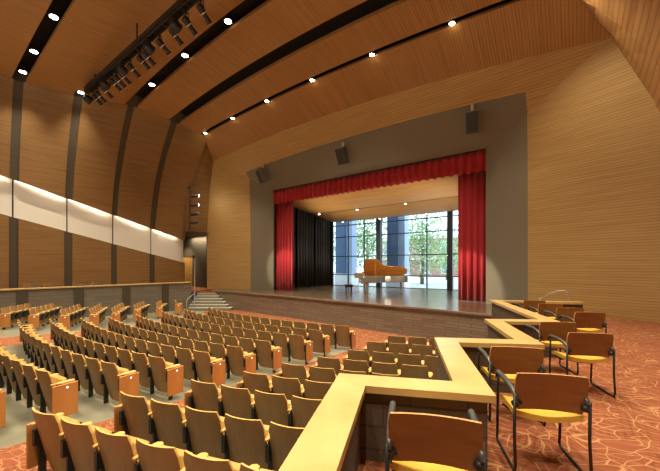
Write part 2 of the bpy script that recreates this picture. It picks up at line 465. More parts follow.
# proscenium horn: splayed side walls and header, wood outside and a grey frame inside
IL, IR, IZ = -16.42, -3.17, 7.92
def hornside(sd, u, t):
    zi = STG - .1 + (IZ - STG + .1) * t
    zo = (STG - .1) + ((10.15 if sd < 0 else 9.98) - STG + .1) * t
    xi = IL if sd < 0 else IR; xo = (RIML(max(zo, 5.25)) if sd < 0 else RIMR(zo))
    return Vector((xi + (xo - xi) * u, YI + (YR - YI) * u, zi + (zo - zi) * u))
def hornhead(u, w):
    i = Vector((IL + (IR - IL) * (w + 1) / 2, YI, IZ)); return i.lerp(rimP(w), u)
NV = 18
ts = [k / NV for k in range(NV + 1)]
GL, GR = .330, .300
for sd, ug, nm in ((-1, GL, 'wall_left_horn'), (1, GR, 'wall_right_horn')):
    xi = IL if sd < 0 else IR
    # the grey/wood joint stands plumb: at each height find u with x constant
    xg = hornside(sd, ug, .3).x
    def ucut(t):
        a, b = 0, 1
        for _ in range(30):
            m_ = (a + b) / 2
            if (hornside(sd, m_, t).x - xg) * sd < 0: a = m_
            else: b = m_
        return a
    us = [ucut(t) for t in ts]
    MB().grid([[hornside(sd, us[k] * s_, ts[k]) for k in range(NV + 1)] for s_ in (0, .5, 1)], off=(0, .08, 0)).build(nm, 'grey', kind='structure')
    MB().grid([[hornside(sd, us[k] + (1 - us[k]) * s_, ts[k]) for k in range(NV + 1)] for s_ in (0, .33, .66, 1)], off=(0, .08, 0)).build(nm, 'horn', kind='structure')
WS = [-1 + 2 * k / 24 for k in range(25)]
HG = .57
# header: grey part bounded by plumb lines above the side joints
xgl = hornside(-1, GL, .3).x; xgr = hornside(1, GR, .3).x
def wAt(u, x):
    a, b = -1, 1
    for _ in range(30):
        m_ = (a + b) / 2
        if hornhead(u, m_).x < x: a = m_
        else: b = m_
    return a
def hu(x): return lerp([xgl, xgr], [.545, .62], x)
nu = 8
rows_g, rows_l, rows_r, rows_t = [], [], [], []
UB = [k / nu for k in range(nu + 1)]
UT = lambda f: .555 + .10 * f
def gx(u, f): # grey header strip, clipped at plumb lines
    wl, wr = max(-1, wAt(u, xgl)), min(1, wAt(u, xgr)); return hornhead(u, wl + (wr - wl) * f)
MB().grid([[gx(UT(j / 24) * k / 24, j / 24) for j in range(25)] for k in range(25)], off=(0, .06, .06)).build('wall_header', 'grey', kind='structure')
WT = [-1 + 2 * k / 96 for k in range(97)]
def utw(w):
    f = min(1, max(0, (hornhead(.6, w).x - xgl) / (xgr - xgl))); return UT(f)
MB().grid([[hornhead(utw(w) + (1 - utw(w)) * s_, w) for w in WT] for s_ in (0, .33, .66, 1)], off=(0, .06, .06)).build('wall_header', 'horn', kind='structure')
for sd in (-1, 1):
    rows = []
    for k in range(25):
        u = (UT(0) if sd < 0 else UT(1)) * k / 24; w0 = -1 if sd < 0 else 1; w1 = wAt(u, xgl if sd < 0 else xgr)
        w1 = max(-1, min(1, w1)); rows.append([hornhead(u, w0 + (w1 - w0) * s_) for s_ in (0, .5, 1)])
    # the corner gore between the crease and the plumb line
    rows = [r for r in rows if (r[0] - r[2]).length > .004]
    if len(rows) > 1:
        tip = hornhead(.58, w0)
        MB().grid(rows, off=(0, .06, .06)).build('wall_header', 'horn', kind='structure')
# trim line at the top of the grey frame
MB().tube([gx(UT(j / 24), j / 24) + Vector((0, -.01, -.01)) for j in range(25)], .02, 6).build('trim_1', 'seatedge', kind='structure')

# fly wall above the opening and stage enclosure
MB().box((-27.3, YI + .1, IZ), (4.5, YI + .2, 13)).build('wall_proscenium', 'slit', kind='structure')
for x0, x1 in ((-27.3, IL - .02), (IR + .02, 4.5)):
    MB().box((x0, YI + .1, -.5), (x1, YI + .2, IZ)).build('wall_proscenium', 'slit', kind='structure')
MB().box((-18.2, YI + .2, STG), (-18.0, 23.3, 9)).build('wall_stage_side', 'slit', kind='structure')
MB().box((-1.6, YI + .2, STG), (-1.4, 23.3, 9)).build('wall_stage_side', 'slit', kind='structure')
MB().box((-18.2, YI + .2, 9), (-1.4, 23.4, 9.1)).build('ceiling_stage', 'slit', kind='structure')
MB().box((-18.2, 23.05, 7.4), (-1.4, 23.25, 9)).build('wall_stage_back', 'slit', kind='structure')
MB().box((-18.2, 23.05, STG), (-17.05, 23.25, 7.5)).build('wall_stage_back', 'slit', kind='structure')

# ------------------------------------------------------------------ floors
RC = (CX, 25.0)
def zfr(r): return lerp([16.9, 17.53, 18.54, 19.62, 20.57, 21.38, 22.2, 22.95, 23.78, 24.57, 26, 28], [0, .02, .05, .08, .13, .18, .235, .288, .34, .39, .48, .6], r)
rs = [11.0, 13, 15.9, 16.9, 17.53, 18.54, 19.62, 20.57, 21.38, 22.2, 22.95, 23.78, 24.57, 25.1, 26, 27, 28, 29, 31]
xs = [-21.0, -20, -19, -18.1, -17.2, -15.9, -14.15, -13, -12, -11, -10, -9, -8, -7, -6.05, -4.75, -4, -3, -2, -1, 0, 1]
g = MB(); rows = []
for r in rs:
    rows.append([Vector((x, RC[1] - math.sqrt(r * r - (x - CX) ** 2) if abs(x - CX) < r else RC[1], zfr(r))) for x in xs])
for i in range(len(rs) - 1):
    for j in range(len(xs) - 1):
        xm = (xs[j] + xs[j + 1]) / 2; rm = (rs[i] + rs[i + 1]) / 2
        con = 16.2 < rm < 25.0 and ((-14.15 < xm < -6.05) or xm > -4.75 or xm < -15.9)
        g.add([rows[i][j], rows[i][j + 1], rows[i + 1][j + 1], rows[i + 1][j]], [(0, 1, 2, 3)], 0 if con else 1)
fl = g.build('floor', ['conc', 'carpet'], kind='structure', fix=False)
bm = bmesh.new(); bm.from_mesh(fl.data); bmesh.ops.remove_doubles(bm, verts=bm.verts, dist=.001); bm.to_mesh(fl.data); bm.free()

SF = [(-20.3, 13.25), (-17, 13.2), (-14.8, 13.06), (-11.67, 12.92), (-10, 12.75), (-6.4, 12.45), (-4.2, 12.3), (-2.5, 12.02), (-1.2, 11.9)]
MB().prism(SF + [(-1.2, 23.3), (-20.3, 23.3)], STG - .06, STG).build('floor_stage', 'stage', kind='structure')
MB().grid([[Vector((x, y + .04, -.05)) for x, y in SF], [Vector((x, y + .04, STG - .06)) for x, y in SF]], off=(0, .15, 0)).build('wall_stage_front', 'stagebrick', kind='structure')
MB().grid([[Vector((x, y - .03, STG - .07)) for x, y in SF], [Vector((x, y - .03, STG + .005)) for x, y in SF]], off=(0, .08, 0)).build('trim_2', 'stagebrick', kind='structure')

# raised side gallery with its block wall and wood cap; landing at the far end
MB().prism([(-22.1, -6.5), (-20.05, -6.5), (-20.05, 11.7), (-20.9, 12.3), (-19.6, 13.2), (-19.6, 15), (-27, 15), (-27, 11.9), (-22.1, 11.9)], BOX - .1, BOX + .05).build('floor_gallery', 'carpet', kind='structure')
MB().box((-20.2, -6.5, -.1), (-20.0, 11.72, 1.72)).build('wall_gallery', 'brick', kind='structure')
MB().box((-20.26, -6.5, 1.72), (-19.95, 11.76, 1.79)).build('trim_3', 'cap', kind='structure', bevel=.01)
for y in (3.6, 5.72, 7.9, 10.05):
    MB().box((-20.0, y - .2, 0), (-19.96, y + .2, 1.70)).build('trim_pilaster', 'rib', kind='structure')
# vestibule past the end of the side wall
MB().box((-27.2, 14.6, .9), (-20.7, 14.75, 6)).build('wall_vestibule', 'darkwall', kind='structure')
MB().box((-27.2, 11.5, .9), (-27.0, 14.7, 6)).build('wall_vestibule', 'darkwall', kind='structure')
MB().box((-27.2, 12.28, 5.15), (-21.0, 14.7, 5.18)).build('ceiling_vestibule', 'darkwall', kind='structure')
MB().box((-27.2, 11.4, .9), (-22.05, 12.2, 5.1)).build('wall_vestibule', 'darkwall', kind='structure')
MB().box((-21.35, 13.7, 1.1), (-21.2, 14.7, 5.2)).build('wall_vestibule', 'darkwall', kind='structure')
area('vestibule_light', (-23.2, 14.3, 5.1), (0, 0, 0), 3.2, .12, 90)
spot('added_door_fill', (-25.3, 13.2, 5.05), (-25.4, 14.6, 2.3), 260, R(80))  # extra unseen spot, added to brighten the door
dr = MB().box((-26.2, 14.52, 1.15), (-24.55, 14.58, 3.52)).build('door_1', 'door', kind='structure')
MB().box((-24.8, 14.46, 2.15), (-24.74, 14.52, 2.35)).build('door_handle', 'alu', parent=dr)
MB().box((-26.35, 14.50, 1.15), (-26.2, 14.6, 3.65)).box((-24.55, 14.5, 1.15), (-24.4, 14.6, 3.65)).box((-26.35, 14.5, 3.52), (-24.4, 14.6, 3.65)).build('door_frame', 'rib', parent=dr)

# steps from the floor up to the landing
st = MB()
for i in range(7):
    d0 = 20.75 + .27 * i; z1 = (i + 1) * 1.15 / 7
    al = -9.0 + .02 * i; ar = lerp([0, 6], [-6.25, -7.85], i)
    p = [cw(al, d0), cw(ar, d0), cw(ar - .02, 23.2), cw(al, 23.2)]
    st.prism(p, z1 - 1.15 / 7 - (.01 if i else .1), z1, 1, 0)
st.build('floor_steps', ['tread', 'riser'], kind='structure')

# box floor with its zigzag parapet
K = [(-.30, -.25), (-1.62, 2.49), (-.69, 2.91), (-1.45, 4.61), (-.51, 5.14), (-1.26, 6.85), (-.40, 7.39), (-1.95, 10.89), (.10, 11.83)]
K[0] = (1.0, -3.44)
def offset(path, w):
    out = []
    for i, p in enumerate(path):
        P = Vector(p)
        d1 = (P - Vector(path[i - 1])).normalized() if i else None
        d2 = (Vector(path[i + 1]) - P).normalized() if i < len(path) - 1 else None
        if d1 is None: d1 = d2
        if d2 is None: d2 = d1
        n1 = Vector((-d1.y, d1.x)); n2 = Vector((-d2.y, d2.x)); b = (n1 + n2); b = b / max(.2, b.dot(n1))
        out.append(P + b * w)
    return out
L, Rr = offset(K, .14), offset(K, -.14)
L2, R2 = offset(K, .09), offset(K, -.09)
ZC = 1.76
cp = MB(); wl = MB()
for i in range(len(K) - 1):
    cp.prism([Rr[i], Rr[i + 1], L[i + 1], L[i]], ZC - .06, ZC)
    wl.prism([R2[i], R2[i + 1], L2[i + 1], L2[i]], -.1, ZC - .06)
wl.build('wall_parapet', 'parapet', kind='structure')
cpo = cp.build('trim_4', 'cap', kind='structure')
bp = [tuple(p) for p in L2]
MB().prism([(1.4, -6.5)] + [tuple(p) for p in [K[0]] + K[1:]] + [(-1.2, 12.2), (-1.2, 13.4), (-3.1, 15.5), (2.35, 15.5), (2.35, -6.5)], BOX - .15, BOX).build('floor_box', 'carpet', kind='structure')

# ------------------------------------------------------------------ windows and what stands outside
WX = [-17.0, -15.4, -13.85, -12.28, -8.62, -6.82, -5.0, -3.2]
WZ = [1.17, 2.09, 3.63, 5.27, 6.25, 7.4]
fr = MB()
for i, x in enumerate(WX): fr.box((x - .035, 23.1, STG), (x + .035, 23.22, 7.45))
for z in WZ: fr.box((-17.05, 23.1, z - .035 if z > 1.2 else z), (-1.5, 23.22, z + .035))
w1 = MB().box((-17.0, 23.155, STG), (-1.5, 23.165, 7.4)).build('window_1', 'glass', kind='structure')
fr.build('window_frame', 'mull', parent=w1)
for x in (-12.28, -6.82):
    MB().box((x - .26, 22.75, STG), (x + .10, 23.0, 9)).build('wall_column', 'mull', kind='structure')

MB().box((-60, 23.4, .4), (40, 90, .9)).build('ground_outside', 'lawn', kind='structure')
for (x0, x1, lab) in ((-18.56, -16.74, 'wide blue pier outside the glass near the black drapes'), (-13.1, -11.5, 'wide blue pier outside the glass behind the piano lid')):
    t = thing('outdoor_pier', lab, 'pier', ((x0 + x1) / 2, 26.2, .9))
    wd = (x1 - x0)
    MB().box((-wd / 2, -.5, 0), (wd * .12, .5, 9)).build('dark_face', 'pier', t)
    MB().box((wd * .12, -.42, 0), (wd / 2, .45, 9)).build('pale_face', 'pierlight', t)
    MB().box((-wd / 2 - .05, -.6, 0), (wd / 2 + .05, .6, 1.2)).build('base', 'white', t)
b = thing('brick_house', 'red brick building with white window trim across the street', 'building', (-19.5, 62, .9))
MB().box((-14, 0, 0), (14, 8, 7.2)).build('wall', 'redbrick', b)
MB().box((-14.3, -.4, 7.2), (14.3, 8.4, 7.7)).build('cornice', 'white', b)
for i in range(7):
    for z in (.5, 4.1):
        x = -12 + i * 4
        f = MB().box((x - .95, -.12, z), (x + .95, .05, z + 2.4)).build('window', 'white', b)
        MB().box((x - .7, -.16, z + .25), (x + .7, -.12, z + 2.15)).build('pane', 'winglass', f)
MB().box((-14, -2.2, 3.2), (14, 0, 3.5)).build('porch_roof', 'white', b)


def tree(x, y, h, rad, label, n=1500):
    t = thing('street_tree', label, 'tree', (x, y, .9), 0)
    MB().tube([(0, 0, 0), (.1, 0, h * .35), (0, .1, h * .75)], [.22, .17, .06], 8).tube([(.1, 0, h * .35), (rad * .5, 0, h * .6)], [.1, .03], 6).tube([(.1, 0, h * .4), (-rad * .5, .2, h * .65)], [.1, .03], 6).build('trunk', 'bark', t, True)
    q = MB()
    for k in range(n):
        a = random.uniform(0, 6.283); c = random.uniform(-1, 1); rr = random.random() ** .45
        s_ = math.sqrt(1 - c * c)
        p = Vector((rad * rr * s_ * math.cos(a), rad * rr * s_ * math.sin(a), h * .52 + h * .46 * rr * c))
        sz = random.uniform(.08, .19)
        u = Vector((random.gauss(0, 1), random.gauss(0, 1), random.gauss(0, 1))).normalized(); w = u.orthogonal().normalized()
        q.add([p + u * sz, p + w * sz * .5, p - u * sz, p - w * sz * .5], [(0, 1, 2, 3)])
    q.build('leaves', 'leaf', t, fix=False)


tree(-19.4, 33, 9.0, 3.0, 'leafy green tree seen between the two blue piers', 3600)
tree(-26.4, 38, 8.5, 3.0, 'leafy green tree seen through the panes beside the black drapes', 2200)
tree(-13.2, 34, 9.0, 2.9, 'loose green tree seen through the glass past the piano tail', 3000)
tree(-14.6, 47, 6.5, 2.6, 'pale green tree in front of the brick building', 1800)
tree(-8.3, 38, 9.0, 3.0, 'green tree at the stage-end of the glass wall', 2000)

# ------------------------------------------------------------------ curtains, drapes, clouds
def pleats(x0, x1, y, z0, z1, n, amp, nz=3, axis='x', scallop=0, flare=0):
    rows = []
    nx = n * 8
    for k in range(nz + 1):
        t = k / nz; z = z0 + (z1 - z0) * t; r = []
        for i in range(nx + 1):
            s_ = i / nx; ph = s_ * n * 2 * math.pi
            a = amp * (1 - .25 * t) * (math.sin(ph) + .35 * math.sin(ph * 2.3 + 1.3)) * .7
            zz = z + (scallop * .5 * (1 + math.cos(ph)) * (1 - t))
            r.append(Vector((x0 + (x1 - x0) * s_, y + a, zz)) if axis == 'x' else Vector((y + a, x0 + (x1 - x0) * s_, zz)))
        rows.append(r)
    return rows


def curtain(name, label, cat, rows, mat, off):
    o = MB().grid(rows, off=off).build(name, mat, smooth=True); return tag(o, label, cat)


curtain('stage_curtain', 'red velvet stage curtain hanging beside the black drapes', 'curtain', pleats(-16.70, -15.0, 15.97, STG + .01, 7.5, 6, .09), 'red', (0, .03, 0))
curtain('stage_curtain', 'red velvet stage curtain hanging at the end of stage by the parapet boxes', 'curtain', pleats(-4.46, -3.0, 15.97, STG + .01, 7.5, 5, .10), 'red', (0, .03, 0))
curtain('curtain_valance', 'pleated red velvet valance across the top of the stage opening', 'valance', pleats(-16.7, -2.95, 15.70, 6.96, 7.91, 36, .10, scallop=.06), 'red', (0, .03, 0))
for i, (ya, yb, lab) in enumerate(((16.5, 18.5, 'black velvet stage drape just behind the red curtain'), (18.7, 20.7, 'middle one of three black stage drapes along the side'), (20.9, 22.9, 'black velvet stage drape beside the glass wall'))):
    xb = -17.12
    curtain('black_drape', lab, 'drape', pleats(ya, yb, xb, STG + .01, 8.0, 6, .08, axis='y'), 'drape', (-.03, 0, 0))


def cloud(label, y0, y1, xl, z0, z1):
    rows = []
    for j in range(9):
        t = j / 8; y = y0 + (y1 - y0) * t; r = []
        for i in range(25):
            s_ = i / 24; x = xl + (-3.4 - xl) * s_
            z = z0 + (z1 - z0) * t - .10 * math.sin(math.pi * t) + .35 * max(0, 1 - s_ / .10) ** 2
            r.append(Vector((x, y, z)))
        rows.append(r)
    t = MB().grid(rows, off=(0, 0, .06)).build('acoustic_cloud', 'cloud', smooth=False)
    MB().grid([[v + Vector((0, .002, -.015)) for v in rows[-1]], [v + Vector((0, .002, .10)) for v in rows[-1]]], off=(0, .02, 0)).build('gap_shade_strip', 'slit', t)  # black strip standing in for the shade in the gap behind the panel
    return tag(t, label, 'ceiling panel')


cloud('curved wood acoustic panel over the front of the stage', 16.3, 19.15, -16.8, 7.25, 6.72)
cloud('curved wood acoustic panel over the back of the stage', 19.35, 22.0, -16.95, 6.95, 6.40)


def downlight(name, loc, rad, mat, label, e, tgt=None, group=None, size=R(92), lamp=True, housing='black'):
    t = thing(name, label, 'light', loc, 0, group)
    MB().lathe([(rad * 1.15, .0), (rad * 1.15, .22)], n=20).build('housing', housing, t)
    MB().lathe([(rad, -.012), (rad, -.001)], n=20).build('lens', mat, t)
    if lamp:
        spot('lamp', (loc[0], loc[1], loc[2] - .03), tgt or (loc[0], loc[1], 0), e, size)
    return t


for k, x in enumerate((-15.42, -12.09, -8.55)):
    downlight('stage_downlight', (x, 19.275, 6.68), .07, 'lens', '%s downlight from the black drapes in the slot between the wood panels' % ('first', 'second', 'third')[k], STAGE_E)
for k, x in enumerate((-15.24, -11.87, -8.3)):
    downlight('stage_downlight', (x, 22.13, 6.38), .07, 'lens', '%s downlight from the black drapes along the rear panel edge' % ('first', 'second', 'third')[k], STAGE_E)

for y, z, lab in ((19.275, 6.90, 'black pipe carrying the downlights between the wood panels'), (22.13, 6.60, 'black pipe carrying the downlights by the glass wall')):
    t = MB().tube([(-16.6, y, z + .03), (-3.4, y, z + .03)], .03, 8).tube([(-16, y, z + .03), (-16, y, 8.97)], .015, 6).tube([(-10, y, z + .03), (-10, y, 8.97)], .015, 6).tube([(-4, y, z + .03), (-4, y, 8.97)], .015, 6).build('light_batten', 'black'); tag(t, lab, 'pipe')
for x, tx in ((-16.2, -9), (-3.4, -10)):  # fill spots added behind the curtain legs to brighten the wood clouds
    spot('added_cloud_fill', (x, 16.4, 2.6), (tx, 19.6, 6.8), SIDE_E, R(100), (1, .88, .68), 1, .25)
# ------------------------------------------------------------------ ceiling lamps
def sl(y, x): 
    xl, xr = bendX(y), side(bendX(y), 1); u = (x - xl) / (xr - xl) * 2 - 1; return ceilZ(u, y)
ORD = ['first', 'second', 'third', 'fourth', 'fifth', 'sixth', 'seventh', 'eighth', 'ninth', 'tenth', 'eleventh', 'twelfth', 'thirteenth', 'fourteenth', 'fifteenth', 'sixteenth', 'seventeenth', 'eighteenth']
for k, x in enumerate((-19.9, -18.0, -15.25)):
    downlight('ceiling_downlight', (x, 3.6, sl(3.6, x) + .02), .13, 'lens', '%s round downlight up from the side wall in the rearmost visible slit' % ORD[k], SPOT_E)
downlight('ceiling_downlight', (-19.75, 5.72, sl(5.72, -19.75) + .02), .13, 'lens', 'round downlight at the wall end of the slit with the lighting bar', SPOT_E)
for k, x in enumerate((-17.05, -13.97, -10.86)):
    downlight('ceiling_downlight', (x, 7.9, sl(7.9, x) + .02), .13, 'lens', '%s round downlight up from the side wall in the slit past the lighting bar' % ORD[k], SPOT_E)
for k, x in enumerate((-18.5, -15.8, -12.92, -9.87, -6.69, -3.5)):
    downlight('star_light', (x, 11.79, sl(11.79, x) - .01), .09, 'star', '%s bright ceiling light from the side wall in the narrow slit by the stage' % ORD[k], STAR_E)
# the rest of the downlight rows, out of the picture above and behind it
for y, e in ((3.6, SPOT_E), (7.9, SPOT_E), (-1.5, BACK_E)):
    for x in (-12, -8.0, -5, -1.9, .3):
        spot('lamp', (x, y if y > 0 else -1.5, sl(max(y, -1.5), x) - .05), (x, y, 0), e)
for x in (-19, -16): spot('lamp', (x, -1.5, 11.3), (x, -1.5, 0), BACK_E)

for x in (-16, -9.8, -3.6):  # unseen fill spots added at the back to brighten the ceiling
    spot('added_ceiling_fill', (x, -6.0, 4.5), (x * .6 - 3.9, 5, 12), UP_E, R(140), WARM, 1, .3)
# ------------------------------------------------------------------ lighting bar with stage lights
tr = thing('lighting_bar', 'long black lighting bar hanging under the wood ceiling', 'lighting bar', (-18.9, 5.72, 11.12))
q = MB()
for dy in (-.10, .10): q.tube([(0, dy, 0), (11.4, dy, 0)], .032, 8)
for i in range(39): q.box((.3 * i - .02, -.11, -.02), (.3 * i + .02, .11, .02))
q.build('truss_rails', 'black', tr)
MB().box((0, -.13, .06), (11.4, .13, .26)).build('wire_tray', 'black', tr)
for x in (1.0, 5.35, 9.7): MB().tube([(x, 0, 0), (x, 0, sl(5.72, x - 18.9) - 11.12)], .03, 8).build('hanger', 'black', tr)


def stage_light_proto():
    t = thing('stage_light', 'x', 'stage light')
    T = Matrix.Rotation(R(152), 4, 'X')
    T = Matrix.Translation((0, .04, -.22)) @ Matrix.Rotation(R(-128), 4, 'X')
    MB().lathe([(.085, -.15), (.11, -.10), (.11, .08), (.075, .12), (.075, .30), (.09, .33), (.09, .40)], T, 14).build('barrel', 'black', t, True)
    MB().lathe([(.078, .402), (.078, .41)], T, 14).build('lens', 'alu', t)
    MB().lathe([(.115, .08), (.115, .11)], T, 14).build('gate_ring', 'alu', t)
    MB().tube([(-.13, .04, -.24), (-.13, 0, .0), (.13, 0, .0), (.13, .04, -.24)], .016, 6).build('yoke', 'black', t)
    MB().tube([(0, 0, .06), (0, 0, -.02)], .025, 6).build('clamp', 'black', t)
    return t


pl = stage_light_proto()
lx = [-18.32, -17.9, -17.15, -16.2, -15.75, -15.25, -14.40, -13.55, -13.1, -12.0, -11.1, -10.25, -9.4]
for i, x in enumerate(lx):
    lab = '%s black stage light along the lighting bar from the side wall' % ORD[i]
    loc = (x, 5.72 + .10, 11.025)
    if i == 0: pl.location = loc; pl['label'] = lab; pl['group'] = 'stage lights on the lighting bar'
    else: dup(pl, loc, random.uniform(-.12, .12), lab, 'stage lights on the lighting bar')

for i, x in enumerate((-18.72, -16.62, -14.83, -12.55, -10.68)):
    t = thing('wash_light', '%s round black wash light along the lighting bar from the side wall' % ORD[i], 'stage light', (x, 5.62, 11.025), 0, 'round wash lights on the lighting bar')
    T = Matrix.Translation((0, .10, -.26)) @ Matrix.Rotation(R(-115), 4, 'X')
    MB().lathe([(.10, -.20), (.17, -.12), (.19, .10), (.17, .14)], T, 16).build('can', 'black', t, True)
    MB().lathe([(.155, .141), (.155, .15)], T, 16).build('lens', 'mesh', t)
    MB().tube([(-.2, .1, -.26), (-.2, 0, -.02), (.2, 0, -.02), (.2, .1, -.26)], .016, 6).tube([(0, 0, -.02), (0, 0, .06)], .025, 6).build('yoke', 'black', t)
bo = thing('lighting_boom', 'vertical pipe carrying stage lights in the gap at the end of the side wall', 'lighting pipe', (-20.62, 12.0, 5.2))
MB().tube([(0, 0, 0), (0, 0, 3.0)], .03, 8).build('pipe', 'black', bo)
MB().box((-.22, -.03, 2.8), (.05, .03, 2.86)).build('bracket', 'black', bo)
for i, (z, nm) in enumerate(((7.45, 'topmost lit spotlight on the vertical lighting pipe'), (6.85, 'second lit spotlight on the vertical lighting pipe'), (6.25, 'dark spotlight below the two lit ones on the pipe'), (5.7, 'lowest dark spotlight on the vertical lighting pipe'))):
    r = thing('boom_light', nm, 'spotlight', (-20.45, 12.05, z), R(-35), 'spotlights on the vertical pipe')
    T = Matrix.Translation((0, .12, 0)) @ Matrix.Rotation(R(-80), 4, 'X')
    MB().lathe([(.07, -.2), (.10, -.1), (.10, .1), (.08, .15), (.09, .3)], T, 12).build('barrel', 'black', r, True)
    MB().lathe([(.08, .301), (.08, .31)], T, 12).build('lens', 'star' if i < 2 else 'alu', r)
    MB().tube([(-.12, .12, 0), (-.12, -.05, 0), (.12, -.05, 0), (.12, .12, 0)], .015, 6).build('yoke', 'black', r)
spot('stage_light_lamp', (-12.0, 6.2, 10.5), (-3.75, 15.9, 1.9), 9000, R(11), (1, .88, .68), .35)
spot('stage_light_lamp', (-13.1, 6.2, 10.5), (-15.8, 15.9, 2.6), 4800, R(12), (1, .88, .68), .5)
spot('star_lamp', (-.5, 11.79, 11.2), (.6, 12.6, 3), STAR_E * .75, R(110))
spot('boom_lamp', (-20.2, 12.45, 6.8), (-10, 16, 1.2), BOOM_E * .6, R(40), (1, .86, .62), .6)

# speakers on the header
for i, (x, z, lab) in enumerate(((-16.13, 8.57, 'grey box speaker on the header nearest the side gallery'), (-9.9, 8.6, 'grey box speaker at the middle of the header'), (-3.40, 8.62, 'grey box speaker on the header above the parapet boxes'))):
    t = thing('box_speaker', lab, 'speaker', (x, (14.3, 14.3, 14.15)[i], z), R((-20, 0, 12)[i]))
    T = Matrix.Rotation(R(25), 4, 'X')
    MB().box((-.24, -.2, -.42), (.24, .2, .42), T=T).build('cabinet', 'speaker', t, bevel=.02)
    MB().box((-.21, -.215, -.39), (.21, -.2, .39), T=T).build('grille', 'mesh', t)
    MB().box((-.05, .05, .40), (.05, .12, .75)).build('bracket', 'alu', t)

# ------------------------------------------------------------------ grand piano and bench
pa, pd = 2.15, 20.5
px, py = cw(pa, pd)
pn = thing('grand_piano', 'silver grand piano with raised honey wood lid on the stage', 'piano', (px, py, STG), YAW)
# local: x runs along the case from keyboard to tail, bass side at +y
out = [(0, -.75), (0, .75), (2.5, .75), (2.72, .64), (2.78, .42), (2.72, .18), (2.5, .02), (2.1, -.07), (1.6, -.10), (1.25, -.18), (1.0, -.38), (.84, -.62), (.7, -.73), (.5, -.75)]
MB().prism(out, .62, 1.02).build('case', 'piano', pn, bevel=.015)
MB().prism([(x * .97 + .03, y * .93) for x, y in out], 1.02, 1.03).build('soundboard', 'pianolid', pn)
MB().box((-.28, -.72, .60), (0, .72, .72)).box((-.30, -.75, .58), (.0, -.69, .90)).box((-.30, .69, .58), (.0, .75, .90)).build('keybed', 'piano', pn, bevel=.01)
MB().box((-.26, -.68, .72), (-.08, .68, .745)).build('keys', 'key', pn)
MB().box((.10, -.6, 1.03), (.14, .6, 1.30), T=Matrix.Translation((0.1, 0, 0)) @ Matrix.Rotation(R(-15), 4, 'Y')).build('music_desk', 'pianolid', pn)
lid = MB(); HT = Matrix.Translation((0, .76, 1.05)) @ Matrix.Rotation(R(-42), 4, 'X') @ Matrix.Translation((0, -.76, -1.05))
n = len(out)
lid.prism(out, 1.04, 1.07); lid.v = [tuple(HT @ Vector(v)) for v in lid.v]
lid.build('lid', 'pianolid', pn)
MB().tube([(.62, -.6, 1.03), (.62, -.25, 1.85)], .018, 6).build('lid_prop', 'pianolid', pn)
for (x, y) in ((.12, -.6), (.12, .6), (2.35, .35)):
    leg = MB().lathe([(.05, .05), (.045, .12), (.07, .35), (.085, .56), (.10, .62)], Matrix.Translation((x, y, 0)), 12).build('leg', 'piano', pn, True)
    MB().lathe([(.05, 0), (.05, .05)], Matrix.Translation((x, y, 0)), 10).build('caster', 'brass', leg)
MB().box((-.02, -.22, .12), (.06, .22, .16)).tube([(.02, -.15, .14), (.1, -.15, .62)], .02, 6).tube([(.02, .15, .14), (.1, .15, .62)], .02, 6).build('pedal_lyre', 'brass', pn)
bx, by = cw(1.15, 20.3)
bn = thing('piano_bench', 'small dark bench standing by the piano keyboard', 'bench', (bx, by, STG), YAW)
MB().box((-.24, -.4, .36), (.24, .4, .5)).build('seat', 'black', bn, bevel=.02)
for sx_ in (-1, 1):
    for sy_ in (-1, 1): MB().box((sx_ * .16 - .025, sy_ * .35 - .025, 0), (sx_ * .16 + .025, sy_ * .35 + .025, .42)).build('leg', 'black', bn)
hx, hy = cw(1.72, 19.75)
ms = thing('music_stand', 'thin metal music stand beside the piano keyboard', 'music stand', (hx, hy, STG), YAW)
MB().tube([(0, 0, .05), (0, 0, .95)], .015, 6).build('post', 'brass', ms)
MB().box((-.25, -.02, .92), (.25, .02, 1.22), T=Matrix.Translation((0, 0, 0))).build('desk', 'brass', ms)
for a in (0, 2.1, 4.2): MB().tube([(0, 0, .12), (.28 * math.cos(a), .28 * math.sin(a), .012)], .012, 6).build('leg', 'brass', ms)

# ------------------------------------------------------------------ handrails
hr = thing('handrail', 'pale metal handrail beside the steps up to the gallery landing', 'handrail', (0, 0, 0))
a0, d0 = -8.62, 20.9
P = [(*cw(-8.95, 20.6), .02), (*cw(-8.95, 20.6), .60), (*cw(-8.9, 20.7), .78), (*cw(-8.68, 21.1), 1.05)]
MB().tube(P, .022, 8).build('rail', 'alu', hr)
MB().tube([(*cw(-8.68, 21.15), .2), (*cw(-8.68, 21.15), 3.3)], .035, 8).build('post', 'alu', hr)
hr = thing('handrail', 'pale curved handrail standing at the corner of stage and wooden splay wall', 'handrail', (0, 0, 0))
MB().tube([(-1.05, 13.2, BOX), (-1.0, 13.2, 1.68), (-.75, 13.2, 1.85), (-.5, 13.2, 1.97), (-.33, 13.2, 1.98), (-.24, 13.2, 1.93), (-.2, 13.2, 1.8), (-.2, 13.2, BOX)], .022, 8).build('rail', 'alu', hr)

# ------------------------------------------------------------------ auditorium seats
PITCH = .56


